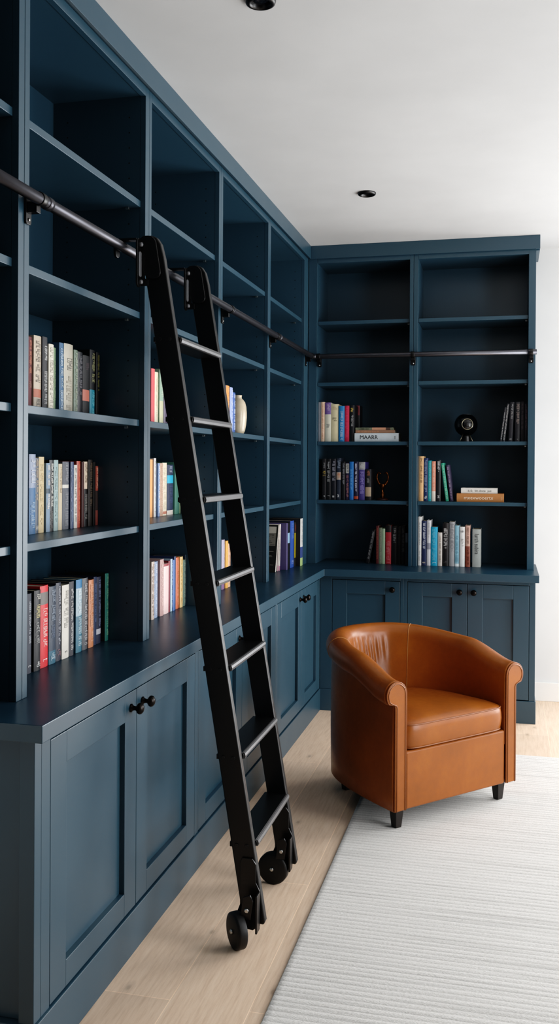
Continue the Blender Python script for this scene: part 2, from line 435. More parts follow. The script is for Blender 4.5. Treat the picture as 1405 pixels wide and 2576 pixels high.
# ------------------------------------------------------------------ ladder
def lx(z): return .157 + .166 * (2.148 - z)          # front edge of the stiles
DX = .0705; NY = (2.742, 2.768); FY = (3.186, 3.212)
lad = thing('library_ladder', (.45, 2.977, 0), 'black leaning library ladder hooked on the rail, on two wheels', 'ladder')
for (y0, y1) in (NY, FY):
    pts = []
    zt, zb = 2.166, .066
    f = lambda z, o: (lx(z) - o, z)
    pts = [f(zb + .006, .0), f(2.10, 0), f(2.142, .004), f(2.162, .014), f(zt + .004, .03), f(2.168, .048), f(2.155, .062), f(2.13, DX), f(zb + .03, DX), f(zb - .002, DX - .012), f(zb - .004, .006)]
    m = MB(); m.prism(pts, lambda u, v, w: (u, w, v), y0, y1)
    m.build('side_rail', BLACK, lad, bevel=.004, seg=3)
TZ = (1.856, 1.607, 1.3575, 1.099, .8385, .5715, .307)
for i, z in enumerate(TZ):
    t = .021; x1 = lx(z) + .006; x0 = lx(z) - .078
    m = MB()
    pr = [(x0, z - t), (x1 - .006, z - t), (x1 - .001, z - t + .004), (x1, z - t / 2), (x1 - .001, z - .004), (x1 - .006, z), (x0, z)]
    m.prism(pr, lambda u, v, w: (u, w, v), NY[1] - .001, FY[0] + .001)
    tr = m.build('tread', TREADM, lad, bevel=.001)
    # rounded nosing with protruding end caps, edge highlight put into its grey
    m = MB(); m.prism([(x1 - .002, z - t + .001), (x1 + .0025, z - t + .003), (x1 + .0045, z - t / 2), (x1 + .0025, z - .003), (x1 - .002, z - .0005)], lambda u, v, w: (u, w, v), NY[1] + .004, FY[0] + .003)
    m.build('nosing', NOSE, tr)
    m = MB()
    xb = lx(z) - DX + .002
    m.lathe([(.006, -.0015), (.006, .0015)], lambda a, b, h: (lx(z) - .02 + a, NY[0] - .0015 + h, z - t / 2 + b), n=12)
    m.lathe([(.006, -.0015), (.006, .0015)], lambda a, b, h: (lx(z) - .052 + a, NY[0] - .0015 + h, z - t / 2 + b), n=12)
    m.box(xb - .006, xb + .004, NY[0] + .003, FY[1] - .003, z - t + .003, z - .003)
    m.build('crossbar', BLACK, tr, bevel=.001)
def rrect(w, h, r, n=6):
    pts = []
    for cx, cy, a0 in ((w / 2 - r, h / 2 - r, 0), (-w / 2 + r, h / 2 - r, PI / 2), (-w / 2 + r, -h / 2 + r, PI), (w / 2 - r, -h / 2 + r, 1.5 * PI)):
        for k in range(n + 1):
            a = a0 + PI / 2 * k / n; pts.append((cx + r * math.cos(a), cy + r * math.sin(a)))
    return pts
for (y0, y1) in (NY, FY):
    # guard plate on the outer face of the stile
    m = MB()
    m.prism(rrect(.056, .135, .024), lambda u, v, w: (lx(2.10 + v) - .043 + u, w, 2.10 + v), y0 - .010, y0 - .0005)
    m.build('guard_plate', BLACK, lad, bevel=.002)
    hy = y0 - .018
    m = MB()
    m.prism(rrect(.034, .152, .017), lambda u, v, w: (w, hy + u, 2.082 + v), .086, .092)
    m.prism(rrect(.034, .06, .016), lambda u, v, w: (w, hy + u, 2.13 + v), .012, .02)
    m.box(.0195, .0865, hy - .014, hy + .014, 2.150, 2.157)
    hk = m.build('rail_hook', BLACK, lad, bevel=.0015)
    m = MB()
    m.prism(rrect(.022, .078, .009), lambda u, v, w: (w, hy + u, 2.077 + v), .0921, .096)
    m.build('hook_strap', STRAP, hk, bevel=.001)
    for zz in (2.138, 2.022):
        m = MB(); m.lathe([(.007, .0922), (.007, .101), (.004, .103)], lambda a, b, h: (h, hy + a, zz + b), n=12); m.build('bolt', STRAP, hk)
    m = MB(); m.prism([(.0925, 2.012), (.116, 2.012), (.116, 2.03), (.104, 2.036), (.104, 2.118), (.112, 2.122), (.112, 2.145), (.0925, 2.145)], lambda u, v, w: (u, w, v), hy + .012, y0 - .0002); m.build('hook_arm', BLACK, hk, bevel=.001)
    # castor: bracket and wheel
    yw = y0 - .024
    m = MB()
    arm = [(.43, .262), (.462, .262), (.474, .245), (.474, .19), (.486, .165), (.487, .06), (.465, .045), (.43, .048), (.405, .07), (.424, .12), (.424, .25)]
    m.prism(arm, lambda u, v, w: (u, w, v), y0 - .0065, y0 - .0005)
    m.box(.4815, .4875, y0 - .042, y0 - .0065, .052, .165)
    m.prism([(.436, .094), (.468, .094), (.476, .15), (.466, .168), (.444, .160)], lambda u, v, w: (u, w, v), y0 - .0445, y0 - .0385)
    ca = m.build('castor_bracket', BLACK, lad, bevel=.0015)
    wr = math.radians(-50 if y0 == NY[0] else -8); wc, ws = math.cos(wr), math.sin(wr); wy = yw - (.012 if y0 == NY[0] else 0)
    wfn = lambda a, b, h: (.424 + a * wc - h * ws, wy + a * ws + h * wc, .0545 + b)
    m = MB()
    m.lathe([(.004, -.0155), (.046, -.0155), (.0535, -.0125), (.0545, -.009), (.0545, .009), (.0535, .0125), (.046, .0155), (.004, .0155)], wfn, n=48)
    wh = m.build('wheel', RUBBER, ca)
    m = MB(); m.lathe([(.0075, -.0156), (.0075, -.019), (.006, -.0215), (.002, -.022)], wfn, n=6); m.build('bolt', BOLT, wh)
    m = MB(); m.lathe([(.0075, 0), (.0075, -.004), (.005, -.006)], lambda a, b, h: (.456 + a, y0 - .0445 + h, .122 + b), n=6); m.build('bolt', BOLT, ca)

# ------------------------------------------------------------------ rug
def make_rug_mesh():
    m = MB(); x0, x1, y0, y1 = .592, 2.75, .4, 4.868; pitch = .0245; k = 8; H = .0088
    ys = []; y = y0; rnd = random.Random(4)
    rowsn = int((y1 - y0) / pitch)
    prof = []
    for i in range(rowsn):
        hh = .0013 + rnd.random() * .0005
        for j in range(k):
            prof.append((y0 + (i + j / k) * pitch, H - .0022 + hh * abs(math.sin(PI * (j + .001) / k))))
    prof.append((y1, H - .003))
    xs = [x0, x0 + .004] + [x0 + .02 + (x1 - x0 - .04) * i / 4 for i in range(5)] + [x1 - .004, x1]
    rows = []
    for (y, z) in prof:
        rows.append([(x, y, z - (.003 if x in (x0, x1) else 0)) for x in xs])
    b = m.grid(rows)
    R = len(rows); C = len(xs)
    lo = len(m.v); edge = [b + j for j in range(C)] + [b + i * C + C - 1 for i in range(1, R)] + [b + (R - 1) * C + j for j in range(C - 2, -1, -1)] + [b + i * C for i in range(R - 2, 0, -1)]
    low = []
    for e in edge:
        p = m.v[e]; low.append(len(m.v)); m.v.append((p[0], p[1], .0002))
    for i in range(len(edge)):
        j = (i + 1) % len(edge); m.face((edge[i], low[i], low[j], edge[j]), 0)
    o = m.build('rug', RUGM, org=(1.6, 2.6, 0))
    return tag(o, 'large off white ribbed wool rug under the armchair', 'rug')
make_rug_mesh()

# ------------------------------------------------------------------ ceiling spots
for (x, y, lab) in ((.492, 2.66, 'black recessed ceiling spot nearer the camera at the top edge'), (.518, 4.645, 'black recessed ceiling spot over the armchair, deeper in the room')):
    t = thing('ceiling_spotlight', (x, y, ZC), lab, 'ceiling light', 'black recessed ceiling spots')
    m = MB(); m.lathe([(.0455, -.0004), (.0455, -.004), (.043, -.010), (.036, -.0135), (.031, -.0125), (.028, -.006), (.026, -.0008)], lambda a, b, h: (x + a, y + b, ZC + h), n=48, cap0=False, cap1=False)
    m.build('bezel', BLACK, t)
    m = MB(); m.lathe([(.027, -.0008), (.024, -.003), (.016, -.0045), (.004, -.005)], lambda a, b, h: (x + a, y + b, ZC + h), n=32)
    m.build('lamp_lens', simple('15171b', .15, name='dark_lens'), t)

# ------------------------------------------------------------------ armchair
A0 = (1.012, 3.9435, .0092); AROT = math.atan2(.741, .672)
ch = thing('armchair', A0, 'tan leather tub armchair with rolled arms and dark tapered legs', 'armchair', rot=AROT)
half = [(.348, 0), (.344, .10), (.335, .22), (.318, .34), (.288, .45), (.238, .545), (.162, .618), (.078, .652), (0, .662)]
ctrl = [(-x, y) for x, y in half] + [(x, y) for x, y in half[-2::-1]]
def catmull(P, n):
    P = [Vector((*p, 0)) for p in P]; P = [2 * P[0] - P[1]] + P + [2 * P[-1] - P[-2]]; out = []
    for i in range(1, len(P) - 2):
        for k in range(n):
            t = k / n; a, b, c, d = P[i-1], P[i], P[i+1], P[i+2]
            out.append(.5 * ((2 * b) + (c - a) * t + (2 * a - 5 * b + 4 * c - d) * t * t + (3 * b - a - 3 * c + d) * t ** 3))
    out.append(P[-2]); return out
path = catmull(ctrl, 12); NP = len(path)
cum = [0]
for a, b in zip(path, path[1:]): cum.append(cum[-1] + (b - a).length)
TOT = cum[-1]
def sstep(t): t = max(0, min(1, t)); return t * t * (3 - 2 * t)
def frame(i):
    t = path[min(i + 1, NP - 1)] - path[max(i - 1, 0)]; t.normalize()
    return path[i], Vector((t.y, -t.x, 0))   # right-hand normal: points inward
def topz(y): return .607 + .068 * sstep(y / .26) + .038 * sstep((y - .15) / .5)
def shell_section(i, mid=.0):
    p, nin = frame(i); y = p.y; H = topz(y) - .008; u = cum[i] / TOT
    bk = sstep((y - .2) / .42)
    if nin.dot(Vector((-p.x, .25 - p.y, 0))) < 0: nin = -nin
    T = .064 + .031 * bk; r = .054
    pts = []
    # inner wall from below the cushion to the roll (o measured inward from the outer wall)
    zi0 = .25; czr = H - r
    for k in range(22):
        f = k / 21; z = zi0 + (czr - zi0) * f
        lean = .040 * bk * (1 - f) - .012 * bk * f
        o = T + lean
        pts.append([o, z, 1])
    cx = T - .012 * bk - r
    for k in range(1, 25):
        a = PI * 0 + (PI * 1.22) * k / 24
        pts.append([cx + r * math.cos(a), czr + r * math.sin(a), 0])
    last = pts[-1]
    pts.append([-.004, czr - .036, 2]); pts.append([0, czr - .046, 2])
    for k in range(1, 9):
        z = (czr - .046) + (.083 - (czr - .046)) * k / 8
        pts.append([0 + .003 * math.sin(PI * k / 8) * -1, z, 2])
    pts.append([.012, .079, 2])
    out = []
    for o, z, kind in pts:
        w = 0
        if kind == 1:
            f = (z - .40) / (czr - .40)
            if f > 0:
                for (uc, wd, am, f0, sl) in WR:
                    uu = uc + sl * (1 - f)
                    w += 1.35 * am * math.exp(-((u - uu) / wd) ** 2) * sstep((f - f0) / .3) * (1 - .8 * sstep((f - .86) / .16))
        q = p + nin * (o + w); out.append((q.x, q.y, z))
    return out
rw = random.Random(11)
WR = [(.375, .0050, .0040, .25, .0), (.395, .0045, .0045, .2, .004), (.415, .0050, .0055, .1, .010), (.437, .0050, .0060, .05, .016), (.460, .0060, .0055, .1, .022), (.487, .0060, .0050, .25, .022), (.512, .006, .004, .35, .02), (.54, .007, .0035, .45, .02), (.566, .007, .003, .5, .018)]
rows = [shell_section(i) for i in range(NP)]
m = MB(); b0 = m.grid(rows)
C = len(rows[0])
m.face([b0 + j for j in range(C)]); m.face([b0 + (NP - 1) * C + j for j in range(C)])
m.build('back_and_arms', LEATHER, ch, org=(0, 0, 0))
# underside
bot = [(frame(i)[0]) for i in range(0, NP, 3)]
m = MB(); m.prism([(p.x * .965, .012 + p.y * .965) for p in bot], lambda u, v, w: (u, v, w), .078, .10); m.build('base_board', LEGM, ch, org=(0, 0, 0))
# arm fronts with double piping
for idx, sgn in ((0, -1), (NP - 1, 1)):
    sec = shell_section(idx); xo = [abs(p[0]) for p in sec]
    T = .064; r = .054; H = topz(0) - .008; cz = H - r; cx = .348 - (T - r)
    def outline(g):
        pts = [(.348 - T + g, .083), (.348 - T + g, cz)]
        for k in range(1, 25):
            a = PI - PI * 1.22 * k / 24
            pts.append((cx + (r - g) * math.cos(a), cz + (r - g) * math.sin(a)))
        pts += [(.348 - g + .003, cz - .038 - g * .4), (.348 - g, cz - .052), (.348 - g, .083)]
        return pts
    m = MB(); m.prism(outline(.004), lambda u, v, w: (sgn * u, w, v), -.010, .004)
    o = m.build('arm_front', LEATHER, ch, org=(0, 0, 0), bevel=.004, seg=3)
    for g, yy in ((.003, -.0075), (.0105, -.0105)):
        m = MB(); ol = outline(g)
        m.tube([(sgn * u, yy, v) for u, v in ol], .0021, 8); m.build('piping', PIPEM, o, org=(0, 0, 0))
# piping below the roll on the outside, seams on the inside back
m = MB(); m.tube([rows[i][46 + 0] for i in range(0, NP, 2)], .0026, 8)
m.build('roll_piping', PIPEM, ch, org=(0, 0, 0))
for fu in (.285, .665):
    i = min(range(NP), key=lambda k: abs(cum[k] / TOT - fu))
    m = MB(); m.tube([rows[i][k] for k in range(6, 46, 1)], .0016, 6); m.build('seam', SEAMM, ch, org=(0, 0, 0))
# apron
m = MB(); m.box(-.283, .283, -.004, .05, .081, .312); m.build('front_apron', LEATHER, ch, org=(0, 0, 0), bevel=.008, seg=3)
# cushion
def cushion():
    m = MB(); W = .286; Y0 = -.012; z0 = .314; z1 = .418
    def plan(k, N, s):
        # rounded trapezoid: straight front, narrowing round back
        t = 2 * PI * k / N
        c, sn = math.cos(t), math.sin(t)
        ex = 2 / 10 if sn < 0 else 2 / 3.2
        x = math.copysign(abs(c) ** (2 / (10 if sn < 0 else 5)), c); y = math.copysign(abs(sn) ** ex, sn)
        yy = .235 + y * .247
        wx = W * (1 - .30 * sstep((yy - .12) / .42))
        return (x * wx * s, .235 + (yy - .235) * s)
    N = 96; rows = []
    prof = [(.0, z0), (.6, z0), (.93, z0 - .001), (.975, z0 + .003), (.995, z0 + .014), (1.004, z0 + .035), (1.008, (z0 + z1) / 2), (1.004, z1 - .030), (.996, z1 - .012), (.978, z1 - .002), (.94, z1 + .004), (.85, z1 + .012), (.65, z1 + .021), (.4, z1 + .027), (.15, z1 + .029), (.0, z1 + .0295)]
    for s, z in prof:
        rows.append([(*plan(k, N, max(s, .001)), z) for k in range(N)])
    m.grid(rows, closed_u=True)
    o = m.build('seat_cushion', LEATHER, ch, org=(0, 0, 0))
    for z, s in ((z1 - .005, .990), (z0 + .007, .988)):
        p = MB(); p.tube([(*plan(k, N, s), z) for k in range(N)], .0032, 8, closed=True); p.build('piping', PIPEM, o, org=(0, 0, 0))
cushion()
def leg(x, y, drop=0, top=.08):
    m = MB(); a, b = .0215, .0145
    m.v += [(x + i * b, y + j * b, -drop) for i, j in ((-1, -1), (1, -1), (1, 1), (-1, 1))] + [(x + i * a, y + j * a, top) for i, j in ((-1, -1), (1, -1), (1, 1), (-1, 1))]
    for f in ((3, 2, 1, 0), (4, 5, 6, 7), (0, 1, 5, 4), (1, 2, 6, 5), (2, 3, 7, 6), (3, 0, 4, 7)): m.face(f)
    m.build('leg', LEGM, ch, org=(0, 0, 0), bevel=.002)
leg(-.290, .045); leg(.295, .045); leg(-.17, .520, .0090); leg(.17, .520)

# ------------------------------------------------------------------ objects on the shelves
m = MB()
vp = [(.022, 0), (.030, .002), (.038, .02), (.0435, .05), (.0465, .085), (.0465, .11), (.044, .14), (.038, .162), (.029, .175), (.0225, .180), (.0205, .185), (.0212, .193), (.0225, .197), (.019, .197), (.017, .188), (.017, .17), (.004, .16)]
VX, VY, VZ = -.105, 4.505, 1.6095
m.lathe(vp, lambda a, b, h: (VX + a, VY + b, VZ + h), n=48)
vt = NT('cream_glaze'); vn = vt.noise(vt.coord(), 14, 5); vr = vt.ramp(vn.outputs['Fac'], [(.3, 'a89a82'), (.7, 'c2b59e')]); vt.link(vr.outputs['Color'], vt.b.inputs['Base Color']); vt.b.inputs['Roughness'].default_value = .25
tag(m.build('vase', vt.m, org=(VX, VY, VZ)), 'cream ovoid ceramic vase beside blue and orange books', 'vase')

GX, GY, GZ = .962, 5.845, 1.6095
sp = thing('globe_speaker', (GX, GY, GZ), 'glossy black globe speaker on splayed metal legs', 'speaker')
GL = simple('050608', .12, name='gloss_black_shell')
m = MB(); cz = GZ + .105; r = .070
m.lathe([(r * math.cos(a), r * math.sin(a)) for a in [(-PI / 2 * .92) + (PI * .80) * k / 28 for k in range(29)]], lambda a, b, h: (GX + a, GY + b, cz + h), n=48)
shell = m.build('shell', GL, sp)
m = MB(); hp = r * math.sin(-PI / 2 * .92 + PI * .80)
m.lathe([(.028, hp), (.028, hp + .003), (.024, hp + .004)], lambda a, b, h: (GX + a, GY + b, cz + h), n=32); m.build('top_cap', simple('34363a', .35, name='cap_grey'), sp)
# driver ring faces the camera side of the room
dv = Vector((.16, -1, .02)).normalized(); ax = Vector((-dv.y, dv.x, 0)).normalized(); ay = dv.cross(ax)
def gp(u, v, w): q = Vector((GX, GY, cz)) + ax * u + ay * v + dv * w; return tuple(q)
m = MB(); m.lathe([(.0335, .0570), (.0345, .0655), (.0318, .0675), (.0300, .0655), (.0295, .060)], gp, n=48, cap0=False, cap1=False); m.build('driver_ring', simple('a39c86', .3, .9, name='brass_ring'), sp)
m = MB(); m.lathe([(.030, .0600), (.022, .0660), (.012, .0690), (.009, .0715), (.003, .0728)], gp, n=40); m.build('driver_cone', simple('0c0d0e', .6, name='driver_black'), sp)
m = MB(); m.lathe([(.030, .0), (.030, .004), (.026, .030), (.028, .040)], lambda a, b, h: (GX + a, GY + b, GZ + h), n=32); m.build('foot_block', BLACK, sp)
for k in range(3):
    a = -PI / 2 + (.9, -.9, PI)[k] + .1
    m = MB(); m.tube([(GX + .026 * math.cos(a), GY + .026 * math.sin(a), GZ + .042), (GX + .050 * math.cos(a), GY + .050 * math.sin(a), GZ + .002)], .003, 10); m.build('leg', simple('8b8372', .35, .8, name='leg_metal'), sp)

TX, TY, TZ0 = .452, 5.845, 1.2465
tp = thing('trophy', (TX, TY, TZ0), 'small bronze trophy figure on a round brown base', 'trophy')
BRZ = NT('aged_bronze'); bn = BRZ.noise(BRZ.coord(), 60, 4); brr = BRZ.ramp(bn.outputs['Fac'], [(.35, '2c170b'), (.65, '84502c')]); BRZ.link(brr.outputs['Color'], BRZ.b.inputs['Base Color']); BRZ.b.inputs['Metallic'].default_value = .9; BRZ.b.inputs['Roughness'].default_value = .32; BRZ.bump(bn.outputs['Fac'], .6, .004)
m = MB(); m.lathe([(.036, 0), (.038, .003), (.036, .008), (.026, .012), (.014, .014)], lambda a, b, h: (TX + a, TY + b, TZ0 + h), n=40); m.build('base', simple('3a1c12', .4, name='brown_base'), tp)
m = MB(); rows = []
for k in range(25):
    f = k / 24; z = .013 + .088 * f
    rr = .0115 + .002 * math.sin(f * 9) - .003 * sstep(f * 1.6) + .0085 * sstep((f - .45) / .55)
    rows.append([(TX + rr * math.cos(2 * PI * j / 24) * (1 + .10 * math.sin(3 * 2 * PI * j / 24 + f * 7)), TY + rr * math.sin(2 * PI * j / 24), TZ0 + z) for j in range(24)])
b = m.grid(rows, closed_u=True); m.face([b + 24 * 24 + j for j in range(24)]); m.build('stem', BRZ.m, tp)
for s in (-1, 1):
    pth = [(TX + s * x, TY, TZ0 + z) for x, z in ((.006, .085), (.016, .098), (.027, .112), (.034, .13), (.0355, .148), (.031, .163), (.026, .172), (.017, .168), (.008, .163))]
    m = MB(); m.tube(pth, [.008, .0075, .007, .0062, .0056, .006, .0066, .005, .003], 12); m.build('arm', BRZ.m, tp)

# ------------------------------------------------------------------ books
def text_polys(s, size):
    cu = bpy.data.curves.new('lettering', 'FONT'); cu.body = s; cu.size = size; cu.resolution_u = 3
    o = bpy.data.objects.new('lettering', cu); COL.objects.link(o)
    dg = bpy.context.evaluated_depsgraph_get(); dg.update()
    me = bpy.data.meshes.new_from_object(o.evaluated_get(dg))
    vs = [(v.co.x, v.co.y) for v in me.vertices]; fs = [tuple(p.vertices) for p in me.polygons]
    bpy.data.objects.remove(o); bpy.data.curves.remove(cu); bpy.data.meshes.remove(me)
    return vs, fs
def book_mesh(w, h, D, cover, bands, letters, seed, pages, name='book'):
    rnd = random.Random(seed)
    mats = [simple(cover, .45 if rnd.random() < .5 else .6, name='cover_' + cover)]
    def mi(hx):
        mt = simple(hx, .5, name='print_' + hx)
        if mt in mats: return mats.index(mt)
        mats.append(mt); return len(mats) - 1
    m = MB(); t = min(.0024, w * .16); bulge = min(.0035, w * .10); na = 6
    outer = [(0, D)] + [(w * k / na, bulge - bulge * 4 * (k / na) * (1 - k / na)) for k in range(na + 1)] + [(w, D)]
    inner = [(w - t, D), (w - t, t + bulge), (t, t + bulge), (t, D)]
    poly = outer + inner; n = len(poly)
    cuts = sorted({0., 1., *[a for a, b, c in bands], *[b for a, b, c in bands]})
    b = len(m.v)
    for c in cuts: m.v += [(x, y, c * h) for x, y in poly]
    for ci in range(len(cuts) - 1):
        mid = (cuts[ci] + cuts[ci + 1]) / 2; col = 0
        for a, e, hx in bands:
            if a <= mid <= e: col = mi(hx)
        for i in range(n):
            j = (i + 1) % n
            sp_ = 1 <= i <= na
            m.face((b + ci * n + i, b + ci * n + j, b + (ci + 1) * n + j, b + (ci + 1) * n + i), col if sp_ else 0, False)
    for ci, rev in ((0, 1), (len(cuts) - 1, 0)):
        o = b + ci * n
        # end faces as strips: left board, spine, right board
        for q in ([0, 1, n - 2, n - 1], [1] + list(range(2, na + 2)) + [n - 3, n - 2], [na + 1, na + 2, na + 3, n - 3] if False else [na + 1, na + 2, n - 4, n - 3]):
            idx = [o + k for k in q]; m.face(idx[::-1] if rev else idx, 0)
    # lettering strokes on the spine
    yl = -.0005
    def rect(x0, x1, z0, z1, k):
        xm = (x0 + x1) / 2; f = min(1, max(0, xm / w)); y = bulge - bulge * 4 * f * (1 - f) - .0007
        m.quad([(x0, y, z0), (x1, y, z0), (x1, y, z1), (x0, y, z1)], k)
    def text(vs, fs, fn, k):
        b2 = len(m.v)
        m.v += [fn(x, y) for x, y in vs]
        for f in fs: m.face([b2 + i for i in f], k)
    for L in letters:
        if L[0] in ('T', 'V', 'F'):
            hx = {'T': '1c1c1c', 'V': '1c1c1c', 'F': L[3] if len(L) > 3 else '141414'}[L[0]]; k = mi(hx)
            if L[0] == 'T':
                vs, fs = text_polys(L[1], .017); wd = max(v[0] for v in vs)
                text(vs, fs, lambda x, y: ((w - wd) / 2 + x, -.0012, L[2] * h + y), k)
            elif L[0] == 'V':
                vs, fs = text_polys(L[1], .026); wd = max(v[0] for v in vs); z0 = h * .88
                s_ = min(1, h * .62 / wd)
                text(vs, fs, lambda x, y: (w * .30 + y * 1.35, -.0014, z0 - x * s_), k)
            else:
                vs, fs = text_polys(L[1], L[2]); z0 = h * L[4]
                text(vs, fs, lambda x, y: (w * .70 - y, -.0014, z0 + x), k)
            continue
        f0, f1, hx = L; k = mi(hx)
        z = f1 * h; end = f0 * h
        hw = w * rnd.uniform(.20, .30); cx = w * rnd.uniform(.46, .56)
        st = max(.0007, min(.0014, hw * .22)); cell = max(.0040, min(hw * .95, .0078))
        word = rnd.randint(3, 8)
        while z - cell > end:
            if word == 0:
                z -= cell * .9; word = rnd.randint(3, 8); continue
            word -= 1
            za, zb2 = z - cell * .78, z; xa, xb = cx - hw, cx + hw
            if rnd.random() < .3: xa = cx - hw * .4
            if rnd.random() < .2: xb = cx + hw * .5
            pk = rnd.random()
            rect(xa, xb, zb2 - st, zb2, k)
            if pk < .75: rect(xa, xb, za, za + st, k)
            if pk > .35: rect(xb - st, xb, za, zb2, k)
            if pk < .5 or pk > .8: rect(xa, xa + st, za, zb2, k)
            if .3 < pk < .7: rect(cx - st / 2, cx + st / 2, za, zb2, k)
            z -= cell
    return m, mats, t, bulge
def add_book(name, label, cat, grp, w, h, D, cover, bands, letters, loc, rot, seed, pages, picture=False):
    m, mats, t, bulge = book_mesh(w, h, D, cover, bands, letters, seed, pages)
    if picture:   # printed picture and masthead on the front cover
        rnd = random.Random(5); k0 = len(mats)
        mats += [simple('6e6a62', .5, name='print_stone'), simple('b4aea2', .5, name='print_pale'), simple('3c3a35', .5, name='print_shadow')]
        m.quad([(-.0004, .012, .15), (-.0004, .195, .15), (-.0004, .195, .262), (-.0004, .012, .262)], k0)
        m.quad([(-.0006, .012, .225), (-.0006, .195, .225), (-.0006, .195, .262), (-.0006, .012, .262)], k0 + 1)
        for k in range(40):
            y = rnd.uniform(.015, .17); z = rnd.uniform(.03, .215); ww = rnd.uniform(.01, .06); y2 = min(y + ww, .195)
            m.quad([(-.0008, y, z), (-.0008, y2, z), (-.0008, y2, z + .003), (-.0008, y, z + .003)], k0 + (2 if z > .15 else 0))
    o = m.build(name, mats, org=(0, 0, 0), fix=False)
    o.location = loc; o.rotation_euler = rot
    tag(o, label, cat, grp)
    if pages:
        p = MB(); p.box(t + .0001, w - t - .0001, bulge + t + .0002, D - .004, .003, h - .003)
        p.build('page_block', PAGES, o, org=(0, 0, 0))
    return o
ROWNAME = {'L1a': 'on third shelf of the nearest bay', 'L1b': 'on fourth shelf of the nearest bay', 'L1c': 'on the counter in the nearest bay',
 'L2a': 'on third shelf of the bay behind ladder', 'L2b': 'on fourth shelf of the bay behind ladder', 'L2c': 'on the counter in the bay behind ladder',
 'L3a': 'on the cream vase shelf', 'L3c': 'on the counter below the vase', 'L4c': 'on the counter in the corner bay', 'L4d': 'on the corner bay counter',
 'Ba': 'on the back wall shelf above the trophy', 'Ba2': 'on the back wall shelf', 'Bb': 'on the back wall shelf beside the trophy', 'Bc': 'on the back counter below the trophy',
 'Bd': 'on the globe speaker shelf', 'Be': 'on the shelf below the globe speaker', 'Bf': 'on the back counter below the speaker'}
